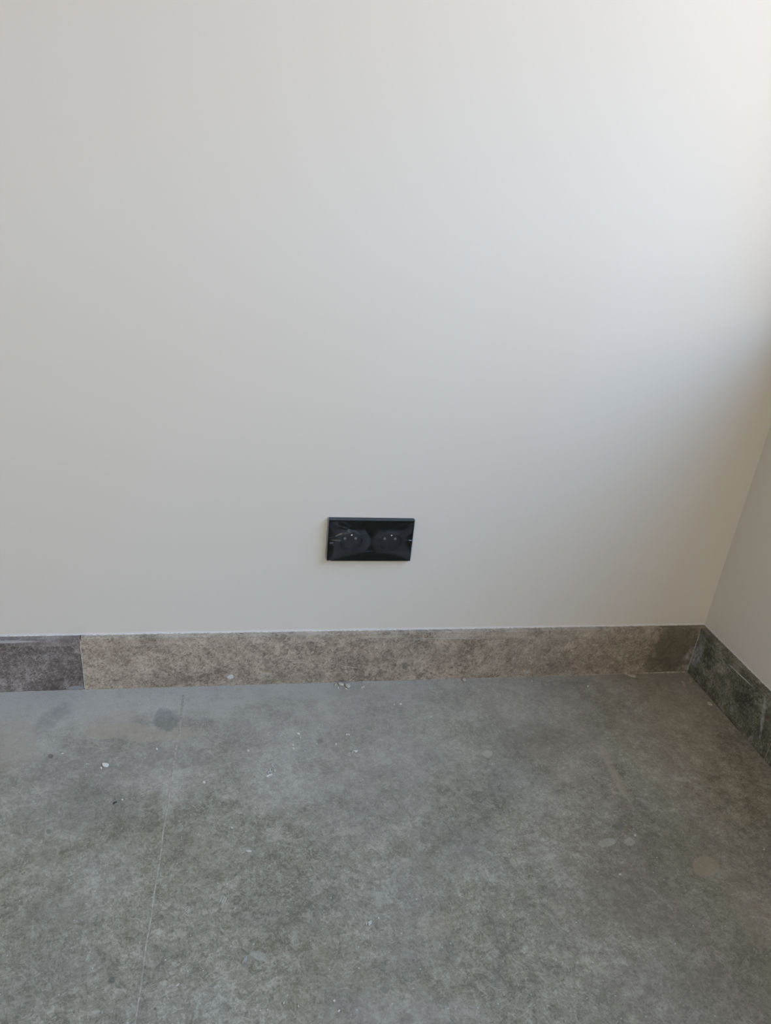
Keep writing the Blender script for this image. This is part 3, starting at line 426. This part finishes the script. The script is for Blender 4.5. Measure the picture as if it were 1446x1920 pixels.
M_skB = skirt_material('skirting_stone_brown', (0.380, 0.316, 0.240), (0.62, 0.53, 0.415), (0.145, 0.115, 0.084), (3, 1, 0), 0, (
    (-0.678, 0.1035, 0.045, 0.004, 0.0, 0.50, 0.6, (0.560, 0.507, 0.425)),
    (-0.530, 0.1025, 0.050, 0.0045, 0.0, 0.45, 0.7, (0.560, 0.520, 0.437)),
    (-0.430, 0.1020, 0.040, 0.0040, 0.0, 0.38, 0.8, (0.532, 0.488, 0.402)),
    (-0.550, 0.0960, 0.078, 0.0005, -0.01, 0.85, 0.4, PW),
    (-0.958, 0.0195, 0.0065, 0.0050, 0.3, 0.90, 0.3, PW),
    (-0.893, 0.0245, 0.0100, 0.0012, 0.0, 0.75, 0.4, PL),
    (-0.375, 0.0105, 0.0075, 0.0028, 0.0, 0.70, 0.3, PL),
    (-0.400, 0.0125, 0.0060, 0.0010, 0.0, 0.5, 0.4, PL),
    (-0.737, 0.0355, 0.0185, 0.0007, -0.2, 0.75, 0.3, (0.644, 0.572, 0.460)),
    (-0.843, 0.0480, 0.0240, 0.0010, 0.05, 0.45, 0.4, (0.588, 0.520, 0.425)),
    (-1.120, 0.0420, 0.0120, 0.0060, 0.2, 0.50, 0.8, (0.532, 0.468, 0.380)),
    (-0.628, 0.0350, 0.0080, 0.0090, 0.0, 0.60, 0.6, DK),
    (-0.640, 0.0470, 0.0045, 0.0045, 0.0, 0.55, 0.5, (0.504, 0.442, 0.356)),
    (-0.600, 0.0600, 0.0850, 0.045, 0.0, 0.28, 0.8, (0.210, 0.195, 0.155)),
    (-0.260, 0.0550, 0.2600, 0.080, 0.0, 0.40, 0.9, (0.20, 0.165, 0.125)),  # darker brown, then olive, toward the right end
    (-0.060, 0.0600, 0.0600, 0.090, 0.0, 0.75, 0.62, (0.095, 0.090, 0.058)),
    (-0.280, 0.0300, 0.1400, 0.030, 0.0, 0.30, 0.9, (0.20, 0.165, 0.125)),
    (-0.300, 0.0950, 0.1400, 0.006, 0.0, 0.30, 0.9, (0.42, 0.38, 0.31)),
    (-0.0235, 0.0450, 0.0095, 0.020, -0.3, 0.65, 0.7, (0.476, 0.448, 0.414)),
    (-0.0250, 0.0120, 0.0160, 0.007, 0.0, 0.65, 0.7, (0.476, 0.448, 0.402)),
    (-1.080, 0.0150, 0.0700, 0.012, 0.0, 0.30, 0.8, (0.182, 0.150, 0.109)),
    (-0.860, 0.0120, 0.1500, 0.010, 0.0, 0.30, 0.8, (0.182, 0.150, 0.109))))
M_skA = skirt_material('skirting_stone_violet_grey', (0.165, 0.140, 0.125), (0.43, 0.38, 0.345), (0.080, 0.065, 0.057), (0, 6, 2), 0, (
    (-1.330, 0.1060, 0.050, 0.0030, 0.0, 0.75, 0.5, PL),
    (-1.265, 0.0780, 0.013, 0.005, 0.2, 0.45, 0.7, (0.33, 0.32, 0.32)),
    (-1.226, 0.0040, 0.016, 0.004, 0.0, 0.8, 0.5, (0.30, 0.31, 0.31)),
    (-1.252, 0.0230, 0.006, 0.004, 0.1, 0.6, 0.6, (0.045, 0.04, 0.038))))
M_skC = skirt_material('skirting_stone_dark_green', (0.145, 0.138, 0.100), (0.42, 0.40, 0.32), (0.046, 0.043, 0.033), (9, 2, 4), 1, (
    (-0.026, 0.0500, 0.0130, 0.0300, 0.2, 0.9, 0.8, (0.42, 0.43, 0.45)),
    (-0.022, 0.0900, 0.0120, 0.0120, 0.0, 0.45, 0.8, (0.26, 0.255, 0.25)),
    (-0.150, 0.0970, 0.0360, 0.0016, -0.04, 0.9, 0.4, (0.52, 0.50, 0.46)),
    (-0.185, 0.0600, 0.030, 0.035, 0.3, 0.6, 0.8, (0.035, 0.034, 0.030)),
    (-0.060, 0.0720, 0.020, 0.020, 0.3, 0.6, 0.8, (0.035, 0.034, 0.030)),
    (-0.125, 0.0450, 0.030, 0.030, 0.5, 0.45, 0.8, (0.20, 0.19, 0.135)),
    (-0.095, 0.0900, 0.0300, 0.0015, 0.10, 0.6, 0.5, (0.34, 0.33, 0.30)),
    (-0.229, 0.0660, 0.0040, 0.042, -0.28, 0.85, 0.7, (0.42, 0.42, 0.40)),
    (-0.158, 0.0250, 0.0080, 0.006, -0.8, 0.5, 0.6, (0.30, 0.31, 0.30)),
    (-0.060, 0.0330, 0.0030, 0.003, 0.0, 0.7, 0.4, (0.36, 0.36, 0.34))))
def simple(name, col, rough=0.6, metal=0.0, spec=0.5, var=0.1, nsc=120, bump=0.1):
    g = G(name, rough, spec); n = g.noise(g.co, nsc, 4, 0.6)
    g.color(g.mix(g.mr(n, 0.3, 0.7), tuple(k*(1-var) for k in col), tuple(min(1, k*(1+var)) for k in col)))
    g.b.inputs['Metallic'].default_value = metal
    if bump: g.bump(n, bump, 0.0005)
    return g.m
M_grout = simple('grout', (0.375, 0.33, 0.265), 0.8, nsc=160, var=0.28)
M_mortar = simple('pale_mortar', (0.42, 0.415, 0.395), 0.8, nsc=200, var=0.3, bump=0.3)
M_dustedge = simple('filler', (0.60, 0.56, 0.49), 0.8, nsc=180, var=0.35, bump=0.3)
M_ceil = simple('ceiling_paint', (0.78, 0.77, 0.75), 0.7, var=0.01)
M_frame = simple('window_frame_dark', (0.06, 0.06, 0.065), 0.35, var=0.05)
M_sill = M_skC
CHIPM = {'white': simple('plaster_white', (0.70, 0.655, 0.57), 0.75, var=0.10, nsc=400, bump=0.2),
         'pale': simple('plaster_pale', (0.54, 0.51, 0.44), 0.75, var=0.14, nsc=400, bump=0.2),
         'pebble': simple('pebble_grey', (0.54, 0.50, 0.41), 0.6, var=0.12, nsc=300, bump=0.2),
         'rosy': simple('stone_rosy', (0.46, 0.385, 0.30), 0.7, var=0.18, nsc=300, bump=0.3),
         'tan': simple('stone_tan', (0.33, 0.32, 0.28), 0.7, var=0.18, nsc=300, bump=0.3),
         'dark': simple('fibre_dark', (0.04, 0.04, 0.04), 0.6, var=0.1)}

# ================================================================ room shell
struct('floor', box((RX0-WT, RY0-WT, -0.15), (WT, WT, 0.0)), M_floor)
struct('wall_back', box((RX0-WT, 0.0, 0.0), (WT, WT, RZ)), M_wall)
struct('wall_left', box((RX0-WT, RY0-WT, 0.0), (RX0, 0.0, RZ)), M_wall)
struct('ceiling', box((RX0-WT, RY0-WT, RZ), (WT, WT, RZ+0.15)), M_ceil)
bm = bmesh.new()
add_box(bm, (0, RY0-WT, 0), (WT, W1[0], RZ)); add_box(bm, (0, W1[1], 0), (WT, 0, RZ))
add_box(bm, (0, W1[0], 0), (WT, W1[1], W1[2])); add_box(bm, (0, W1[0], W1[3]), (WT, W1[1], RZ))
bmesh.ops.recalc_face_normals(bm, faces=bm.faces[:])
struct('wall_right', bm, M_wall)
bm = bmesh.new()
add_box(bm, (RX0, RY0-WT, 0), (W2[0], RY0, RZ)); add_box(bm, (W2[1], RY0-WT, 0), (0, RY0, RZ))
add_box(bm, (W2[0], RY0-WT, W2[3]), (W2[1], RY0, RZ))
bmesh.ops.recalc_face_normals(bm, faces=bm.faces[:])
struct('wall_front', bm, M_wall)
# window frame (outer edge of the reveal)
bm = bmesh.new(); a, b, c_, d_ = W1; fx0, fx1 = WT-0.06, WT-0.005; fw = 0.045
add_box(bm, (fx0, a, c_), (fx1, a+fw, d_)); add_box(bm, (fx0, b-fw, c_), (fx1, b, d_))
add_box(bm, (fx0, a+fw, c_), (fx1, b-fw, c_+fw)); add_box(bm, (fx0, a+fw, d_-fw), (fx1, b-fw, d_))
mid = (a+b)/2; add_box(bm, (fx0, mid-fw/2, c_+fw), (fx1, mid+fw/2, d_-fw))
bmesh.ops.recalc_face_normals(bm, faces=bm.faces[:])
struct('window_1', bm, M_frame)
bm = bmesh.new(); a, b, c_, d_ = W2; fy0, fy1 = RY0-WT+0.005, RY0-WT+0.06; fw = 0.05
add_box(bm, (a, fy0, c_), (a+fw, fy1, d_)); add_box(bm, (b-fw, fy0, c_), (b, fy1, d_))
add_box(bm, (a+fw, fy0, d_-fw), (b-fw, fy1, d_))
bmesh.ops.recalc_face_normals(bm, faces=bm.faces[:])
struct('door_1', bm, M_frame)

# ---------------------------------------------------------------- skirtings
JX, JY = -1.2136, -0.2650
def skirting(name, a, b, mat):
    bm = box(a, b)
    bmesh.ops.bevel(bm, geom=[e for e in bm.edges], offset=0.0006, segments=2, affect='EDGES')
    return struct(name, bm, mat)
bB = skirting('baseboard_back', (JX+0.0006, -ST, 0), (0, 0, HS), M_skB)
bA = skirting('baseboard_back', (-3.4, -ST+0.0008, 0), (JX-0.0006, 0, HS), M_skA)
bC = skirting('baseboard_right', (-STR, JY+0.0002, 0), (0, -ST, HS), M_skC)
bD = skirting('baseboard_right', (-STR, -3.6, 0), (0, JY-0.0002, HS), M_skC)
bE = skirting('baseboard_left', (RX0, -3.6, 0), (RX0+ST, -ST, HS), M_skA)

def strip(pts, w0, h, seed=0, jag=0.3, step=0.004, z0=0.0):
    """ragged low ribbon of filler along a floor polyline"""
    rnd = random.Random(seed); P = []
    for (x0, y0), (x1, y1) in zip(pts[:-1], pts[1:]):
        n = max(1, int(math.hypot(x1-x0, y1-y0)/step))
        for i in range(n): P.append((x0+(x1-x0)*i/n, y0+(y1-y0)*i/n))
    P.append(pts[-1]); bm = bmesh.new(); rows = []
    for i, (x, y) in enumerate(P):
        q = P[min(i+1, len(P)-1)]; p = P[max(i-1, 0)]; dx, dy = q[0]-p[0], q[1]-p[1]; l = math.hypot(dx, dy) or 1
        nx, ny = -dy/l, dx/l
        w = w0(i/len(P)) if callable(w0) else w0
        a_ = w*0.5*(1+jag*rnd.uniform(-1, 1)); b_ = w*0.5*(1+jag*rnd.uniform(-1, 1))
        rows.append([bm.verts.new((x+nx*a_, y+ny*a_, z0)), bm.verts.new((x+nx*a_*.6, y+ny*a_*.6, z0+h)),
                     bm.verts.new((x-nx*b_*.6, y-ny*b_*.6, z0+h)), bm.verts.new((x-nx*b_, y-ny*b_, z0))])
    for r, s in zip(rows[:-1], rows[1:]):
        for k in range(3): bm.faces.new((r[k], s[k], s[k+1], r[k+1]))
        bm.faces.new((r[0], r[3], s[3], s[0]))
    bm.faces.new(rows[0]); bm.faces.new(rows[-1][::-1])
    bmesh.ops.recalc_face_normals(bm, faces=bm.faces[:])
    return bm
floor_o = bpy.data.objects['floor']
gl = struct('grout_line', strip(GROUT, lambda t: 0.0042-0.0023*min(1, t*1.8), 0.00025, 3, 0.22), M_grout, floor_o)
struct('grout_line', strip([GROUT[-1], (GROUT[-1][0]-0.0, -3.55)], 0.003, 0.0003, 4, 0.3), M_grout, floor_o)
struct('crack', strip(CRACK, lambda t: 0.0030-0.0022*t, 0.0002, 5, 0.4, 0.003), M_grout, floor_o)

def vstrip(x, y, dx, dy, z1, w, mat, parent, seed, name='mortar_joint', lean=0.0, th=0.0008):
    """ragged upright bead of mortar; (dx, dy) is the outward direction"""
    rnd = random.Random(seed); bm = bmesh.new(); rows = []; n = 40
    tx, ty = -dy, dx
    for i in range(n+1):
        z = z1*i/n; a_ = w*(0.5+0.5*rnd.uniform(-.5, .7)); b_ = w*(0.5+0.5*rnd.uniform(-.5, .7)); o_ = lean*(1-z/z1)
        rows.append([bm.verts.new((x+tx*(a_+o_), y+ty*(a_+o_), z)), bm.verts.new((x+dx*th+tx*o_, y+dy*th+ty*o_, z)), bm.verts.new((x-tx*(b_-o_), y-ty*(b_-o_), z))])
    for r, s in zip(rows[:-1], rows[1:]):
        for k in range(2): bm.faces.new((r[k], r[k+1], s[k+1], s[k]))
    return struct(name, bm, mat, parent)
vstrip(JX+0.0002, -ST, 0, -1, HS, 0.0011, M_dustedge, bB, 7)
k = 1/math.sqrt(2)
vstrip(-STR, -ST, -k, -k, HS-0.012, 0.0030, M_mortar, bC, 8, th=0.0022)
vstrip(-STR, JY, -1, 0, HS-0.004, 0.0007, M_grout, bC, 9)

# beads of filler along the bottom and top edges
def bead(name, p0, p1, r, mat, parent, seed, amp=0.5, step=0.005):
    rnd = random.Random(seed); d = Vector(p1)-Vector(p0); n = int(d.length/step); bm = bmesh.new(); rows = []
    t = d.normalized(); s = Vector((0, 0, 1)).cross(t)
    for i in range(n+1):
        c = Vector(p0)+d*i/n; rr = r*(1+amp*mnoise.noise(Vector((i*0.35, seed, 0)))+0.3*amp*rnd.uniform(-1, 1)); ring = []
        for j in range(8):
            a_ = 2*math.pi*j/8; ring.append(bm.verts.new(c+s*math.cos(a_)*rr+Vector((0, 0, math.sin(a_)*rr))))
        rows.append(ring)
    for a_, b_ in zip(rows[:-1], rows[1:]):
        for j in range(8): bm.faces.new((a_[j], a_[(j+1) % 8], b_[(j+1) % 8], b_[j]))
    bm.faces.new(rows[0][::-1]); bm.faces.new(rows[-1])
    bmesh.ops.recalc_face_normals(bm, faces=bm.faces[:])
    return struct(name, bm, mat, parent, smooth=True)
bead('filler_bead', (-2.2, -0.0002, HS+0.0001), (-0.005, -0.0002, HS+0.0001), 0.0009, M_dustedge, bB, 11, 0.8)
bead('filler_bead', (-0.0002, -0.9, HS+0.0001), (-0.0002, -0.004, HS+0.0001), 0.0008, M_dustedge, bC, 12, 0.8)
bead('grout_bead', (-0.16, -ST-0.0004, 0.0006), (-STR-0.002, -ST-0.0004, 0.0006), 0.0016, M_grout, bB, 13, 0.9)
bead('grout_bead', (-2.2, -ST-0.0002, 0.0), (-0.16, -ST-0.0002, 0.0), 0.0007, M_grout, bB, 14, 0.95)

# ================================================================ double socket
SX0, SZ1, SWD, SHT, STH = -0.7922, 0.3440, 0.150, 0.0805, 0.0095
def thing(name, label, cat, loc, group=None):
    o = bpy.data.objects.new(name, None); COL.objects.link(o); o.location = loc; o.empty_display_size = 0.02
    o['label'] = label; o['category'] = cat
    if group: o['group'] = group
    return o
SCX, SCZ = SX0+SWD/2, SZ1-SHT/2
sock = thing('double_power_socket', 'glossy black double wall socket under wrinkled clear film, on the pale back wall', 'socket', (SCX, 0, SCZ))
M_black = simple('gloss_black_plastic', (0.0028, 0.0042, 0.0050), 0.10, var=0.05, spec=0.36, bump=0)
M_blackm = simple('matt_black_plastic', (0.005, 0.0065, 0.008), 0.28, spec=0.4, var=0.05, bump=0)
M_metal = simple('contact_metal', (0.75, 0.73, 0.68), 0.22, metal=1.0, var=0.05, bump=0)
M_contact = simple('dull_contact', (0.36, 0.36, 0.34), 0.35, metal=1.0, var=0.1, bump=0)
# cover plate: local coords, x right, z up, front at y=-STH
WR = 0.0205
def plate_bm():
    bm = bmesh.new(); N = 64; hw, hh = SWD/2, SHT/2; ch = 0.0010
    def V(x, y, z): return bm.verts.new((x, y, z))
    for s in (-1, 1):
        cx = s*0.0355
        x0, x1 = (-hw+ch, 0.0) if s < 0 else (0.0, hw-ch); z0, z1 = -hh+ch, hh-ch
        angs = sorted(set([2*math.pi*i/N for i in range(N)] + [math.atan2(z-0, x-cx) % (2*math.pi) for x in (x0, x1) for z in (z0, z1)]))
        inner, outer, deep = [], [], []
        for a_ in angs:
            c0, s0 = math.cos(a_), math.sin(a_); t = 9
            if c0 > 1e-9: t = min(t, (x1-cx)/c0)
            if c0 < -1e-9: t = min(t, (x0-cx)/c0)
            if s0 > 1e-9: t = min(t, z1/s0)
            if s0 < -1e-9: t = min(t, z0/s0)
            inner.append(V(cx+WR*c0, -STH, WR*s0)); outer.append(V(cx+t*c0, -STH, t*s0)); deep.append(V(cx+WR*c0, -0.001, WR*s0))
        n = len(angs)
        for i in range(n):
            j = (i+1) % n
            bm.faces.new((inner[i], outer[i], outer[j], inner[j])); bm.faces.new((deep[i], inner[i], inner[j], deep[j]))
    bmesh.ops.remove_doubles(bm, verts=bm.verts[:], dist=1e-6)
    f = [V(x, -STH, z) for x, z in ((-hw+ch, -hh+ch), (hw-ch, -hh+ch), (hw-ch, hh-ch), (-hw+ch, hh-ch))]
    m_ = [V(x, -STH+ch, z) for x, z in ((-hw, -hh), (hw, -hh), (hw, hh), (-hw, hh))]
    b_ = [V(x, 0, z) for x, z in ((-hw, -hh), (hw, -hh), (hw, hh), (-hw, hh))]
    for i in range(4):
        j = (i+1) % 4; bm.faces.new((f[i], f[j], m_[j], m_[i])); bm.faces.new((m_[i], m_[j], b_[j], b_[i]))
    bm.faces.new(b_)
    bmesh.ops.recalc_face_normals(bm, faces=bm.faces[:])
    return bm
obj('cover_plate', plate_bm(), M_black, sock)
def cyl(bm, c, r, y0, y1, n=24, dome=0.0):
    a_ = [bm.verts.new((c[0]+r*math.cos(2*math.pi*i/n), y0, c[1]+r*math.sin(2*math.pi*i/n))) for i in range(n)]
    b_ = [bm.verts.new((c[0]+r*math.cos(2*math.pi*i/n), y1, c[1]+r*math.sin(2*math.pi*i/n))) for i in range(n)]
    for i in range(n): bm.faces.new((a_[i], a_[(i+1) % n], b_[(i+1) % n], b_[i]))
    if dome:
        d1 = [bm.verts.new((c[0]+r*.7*math.cos(2*math.pi*i/n), y1-dome*.7, c[1]+r*.7*math.sin(2*math.pi*i/n))) for i in range(n)]
        t = bm.verts.new((c[0], y1-dome, c[1]))
        for i in range(n): bm.faces.new((b_[i], b_[(i+1) % n], d1[(i+1) % n], d1[i])); bm.faces.new((d1[i], d1[(i+1) % n], t))
    else: bm.faces.new(b_)
    bm.faces.new(a_[::-1]); bmesh.ops.recalc_face_normals(bm, faces=bm.faces[:])
def insert(s):
    cx = s*0.0355
    bm = bmesh.new(); cyl(bm, (0, 0), WR-0.0002, 0.0002, -0.0022, 48)     # recessed face of the outlet
    ins = obj('socket_insert', bm, M_blackm, sock); ins.location = (cx, 0, 0)
    for t in (-1, 1):
        bm = bmesh.new(); n = 20
        ro, ri = 0.0031, 0.0024                                            # rim and sunken bright contact
        cyl(bm, (0, 0), ri, -0.0020, -0.0030, n)
        h = obj('contact_hole', bm, M_contact, ins); h.location = (t*0.0095, 0, 0.001)
    bm = bmesh.new(); cyl(bm, (0, 0), 0.0025, -0.0020, -0.0062, 20, 0.0016)
    e_ = obj('earth_pin', bm, M_metal, ins, smooth=True); e_.location = (0.0016, 0, 0.0090)
for s in (-1, 1): insert(s)

# ---- wrinkled clear protective film over the front
def film():
    bm = bmesh.new(); NX, NZ = 220, 120; hw, hh = SWD/2+0.0004, SHT/2+0.0003; vs = []
    lay = bm.verts.layers.float.new('sheen_and_haze')
    def hgt(x, z):
        u, v = x/hw, z/hh
        e_ = min(1.0, (1-abs(u))*9)*min(1.0, (1-abs(v))*6)
        e_ = e_*e_*(3-2*e_)
        h = 0.00035
        # loose pillow over each outlet, taut web between them
        for s in (-1, 1):
            dx, dz = x-s*0.0345, z+0.001
            d = math.sqrt((dx/0.036)**2+(dz/0.031)**2)
            k_ = max(0.0, 1-d); h += 0.0042*(k_*k_*(3-2*k_))**0.8*e_
            # dimple pulled into the well
            d2 = math.hypot(dx, dz+0.002)/0.019
            if d2 < 1: h -= 0.0012*(1-d2*d2)**1.5*e_
        # creases fanning from the middle of each short edge and from the corners
        for s in (-1, 1):
            for oz, ang, am in ((0.0, 0.0, .0009), (0.003, .35, .0007), (-.004, -.4, .0007), (0.038, -.75, .0009), (-0.038, .7, .0009), (0.036, -.42, .0009)):
                px, pz = s*hw-x, z-oz
                px = px*s; L_ = math.hypot(px, pz)+1e-6
                a_ = math.atan2(pz, px)-ang
                h += am*math.exp(-(a_/0.10)**2)*math.exp(-L_/0.022)*min(1, L_/0.004)*e_
        n = mnoise.noise(Vector((x*70, z*60, 1.3)))*0.0010 + (abs(mnoise.noise(Vector((x*110+z*40, z*90-x*30, 5.1)))))*0.0009
        return h+n*e_*0.9
    for j in range(NZ+1):
        row = []
        for i in range(NX+1):
            x = -hw+2*hw*i/NX; z = -hh+2*hh*j/NZ
            row.append(bm.verts.new((x, -STH-max(0.00012, hgt(x, z)), z)))
        vs.append(row)
    # room reflections and crease glints painted in as a greyish film tone
    def inside(poly, x, z):
        r = False; n = len(poly)
        for i in range(n):
            (x0, z0), (x1, z1) = poly[i], poly[i-1]
            if (z0 > z) != (z1 > z) and x < (x1-x0)*(z-z0)/(z1-z0)+x0: r = not r
        return r
    sheen = [[0.0]*(NX+1) for _ in range(NZ+1)]
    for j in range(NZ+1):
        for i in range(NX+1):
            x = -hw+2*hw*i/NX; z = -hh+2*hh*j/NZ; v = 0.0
            for poly, am in FILM_SHEEN_PATCHES:
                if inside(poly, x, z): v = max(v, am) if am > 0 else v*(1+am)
            for pts, w, am in FILM_FOLD_GLINTS:
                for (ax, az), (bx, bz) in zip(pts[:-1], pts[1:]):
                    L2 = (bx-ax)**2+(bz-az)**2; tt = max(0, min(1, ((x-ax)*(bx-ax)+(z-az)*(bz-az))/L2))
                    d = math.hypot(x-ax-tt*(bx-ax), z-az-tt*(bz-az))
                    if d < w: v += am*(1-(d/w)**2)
            sheen[j][i] = 1.3*v*(0.85+0.5*mnoise.noise(Vector((x*90, z*90, 8))))
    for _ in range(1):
        sheen = [[(sheen[j][i]*2+sheen[max(0, j-1)][i]+sheen[min(NZ, j+1)][i]+sheen[j][max(0, i-1)]+sheen[j][min(NX, i+1)])/6 for i in range(NX+1)] for j in range(NZ+1)]
    # fold the rim back over the plate's sides
    for j in range(NZ):
        for i in range(NX): bm.faces.new((vs[j][i], vs[j][i+1], vs[j+1][i+1], vs[j+1][i]))
    top = [bm.verts.new((v.co.x, -0.0006, hh+0.0002+0.0002*math.sin(i*.4))) for i, v in enumerate(vs[-1])]
    for i in range(NX): bm.faces.new((vs[-1][i], vs[-1][i+1], top[i+1], top[i]))
    lf = [bm.verts.new((-hw-0.0016-0.0008*abs(math.sin(j*.06+.5)), -0.0006, vs[j][0].co.z)) for j in range(NZ+1)]
    for j in range(NZ): bm.faces.new((vs[j][0], vs[j+1][0], lf[j+1], lf[j]))
    rg = [bm.verts.new((hw+0.0003, -0.0006, vs[j][-1].co.z)) for j in range(NZ+1)]
    for j in range(NZ): bm.faces.new((vs[j][-1], rg[j], rg[j+1], vs[j+1][-1]))
    bt = [bm.verts.new((v.co.x, -0.0085 if i < 13 else -0.0006, -hh-0.0004-(0.0016 if i < 13 else 0.0)*abs(math.sin(i*.35)))) for i, v in enumerate(vs[0])]
    for i in range(NX): bm.faces.new((vs[0][i], bt[i], bt[i+1], vs[0][i+1]))
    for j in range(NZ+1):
        for i in range(NX+1): vs[j][i][lay] = max(0.0, sheen[j][i])
    for v in lf: v[lay] = 0.42  # left rim lightened as if the fold catches light
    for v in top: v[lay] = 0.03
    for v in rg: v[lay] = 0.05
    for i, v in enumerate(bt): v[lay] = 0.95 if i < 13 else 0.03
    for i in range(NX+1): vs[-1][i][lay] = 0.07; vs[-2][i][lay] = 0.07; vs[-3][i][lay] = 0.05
    bmesh.ops.recalc_face_normals(bm, faces=bm.faces[:])
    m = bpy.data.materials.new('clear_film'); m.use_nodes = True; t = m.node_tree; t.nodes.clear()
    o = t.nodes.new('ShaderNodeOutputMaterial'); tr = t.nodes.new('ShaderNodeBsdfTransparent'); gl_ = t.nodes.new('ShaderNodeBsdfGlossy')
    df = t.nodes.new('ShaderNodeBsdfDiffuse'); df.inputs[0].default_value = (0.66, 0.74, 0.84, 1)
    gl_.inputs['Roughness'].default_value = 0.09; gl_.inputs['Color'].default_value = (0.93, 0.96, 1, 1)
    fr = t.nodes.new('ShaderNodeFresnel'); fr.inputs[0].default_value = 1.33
    m0 = t.nodes.new('ShaderNodeMixShader'); at = t.nodes.new('ShaderNodeAttribute'); at.attribute_name = 'sheen_and_haze'
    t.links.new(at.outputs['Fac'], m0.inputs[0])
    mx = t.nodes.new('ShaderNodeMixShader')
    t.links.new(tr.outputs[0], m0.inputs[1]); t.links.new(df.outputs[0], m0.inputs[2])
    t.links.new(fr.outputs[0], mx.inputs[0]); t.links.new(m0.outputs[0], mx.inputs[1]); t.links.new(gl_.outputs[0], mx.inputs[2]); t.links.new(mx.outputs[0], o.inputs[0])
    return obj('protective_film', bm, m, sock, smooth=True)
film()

# ================================================================ debris on the floor
def chip(idx, name, label, cat, pts, hmm, colk, kind):
    rnd = random.Random(idx*13+1); n = len(pts)
    cx = sum(p[0] for p in pts)/n; cy = sum(p[1] for p in pts)/n
    h = hmm*0.001; z0 = 0.0002; bm = bmesh.new()
    levels = ((0.93, 0.0), (1.0, 0.30), (0.97, 0.80), (0.86, 1.0)) if kind == 'flat' else ((0.70, 0.0), (0.96, 0.22), (1.0, 0.45), (0.86, 0.75), (0.50, 0.97))
    tx, ty = rnd.uniform(-.18, .18), rnd.uniform(-.18, .18); R = max(math.hypot(p[0]-cx, p[1]-cy) for p in pts)
    rows = []
    for k_, t in levels:
        row = []
        for (x, y) in pts:
            dx, dy = (x-cx)*k_, (y-cy)*k_
            z = z0+h*t*(1+(tx*dx+ty*dy)/R*1.2+0.14*rnd.uniform(-1, 1)*(t > 0))
            row.append(bm.verts.new((dx, dy, z)))
        rows.append(row)
    for a_, b_ in zip(rows[:-1], rows[1:]):
        for i in range(n): bm.faces.new((a_[i], a_[(i+1) % n], b_[(i+1) % n], b_[i]))
    top = bm.verts.new((0, 0, z0+h*(1.0 if kind == 'flat' else 1.06)))
    for i in range(n): bm.faces.new((rows[-1][i], rows[-1][(i+1) % n], top))
    bm.faces.new(rows[0][::-1])
    bmesh.ops.recalc_face_normals(bm, faces=bm.faces[:])
    o = obj(name, bm, CHIPM[colk], None, smooth=(kind == 'round'))
    o.location = (cx, cy, 0)
    o['label'] = label; o['category'] = cat; o['group'] = 'rubble scattered on the stone floor'
    return o
for i, c in enumerate(CHIPS): chip(i, *c)

# uncountable plaster grit
rnd = random.Random(4); bm = bmesh.new()
def grain(x, y, r):
    v = [bm.verts.new((x+r*math.cos(a_)*rnd.uniform(.7, 1.2), y+r*math.sin(a_)*rnd.uniform(.7, 1.2), 0.0001)) for a_ in (0, 1.3, 2.5, 3.8, 5.1)]
    t = bm.verts.new((x, y, r*rnd.uniform(.7, 1.2)))
    for i in range(5): bm.faces.new((v[i], v[(i+1) % 5], t))
    bm.faces.new(v[::-1])
for x, y in GRIT: grain(x, y, 0.0010)
for _ in range(420):
    x = rnd.gauss(-0.70, 0.05); grain(x, -ST-abs(rnd.gauss(0, 0.006))-0.0008, rnd.uniform(0.0004, 0.0008))
for _ in range(160):
    grain(rnd.uniform(-1.5, -0.05), rnd.uniform(-1.0, -ST-.002), rnd.uniform(0.0003, 0.0006))
bmesh.ops.recalc_face_normals(bm, faces=bm.faces[:])
gr = obj('plaster_grit', bm, CHIPM['pale']); gr['kind'] = 'stuff'
gr['label'] = 'fine pale plaster grit sprinkled over the grey stone floor'; gr['category'] = 'grit'
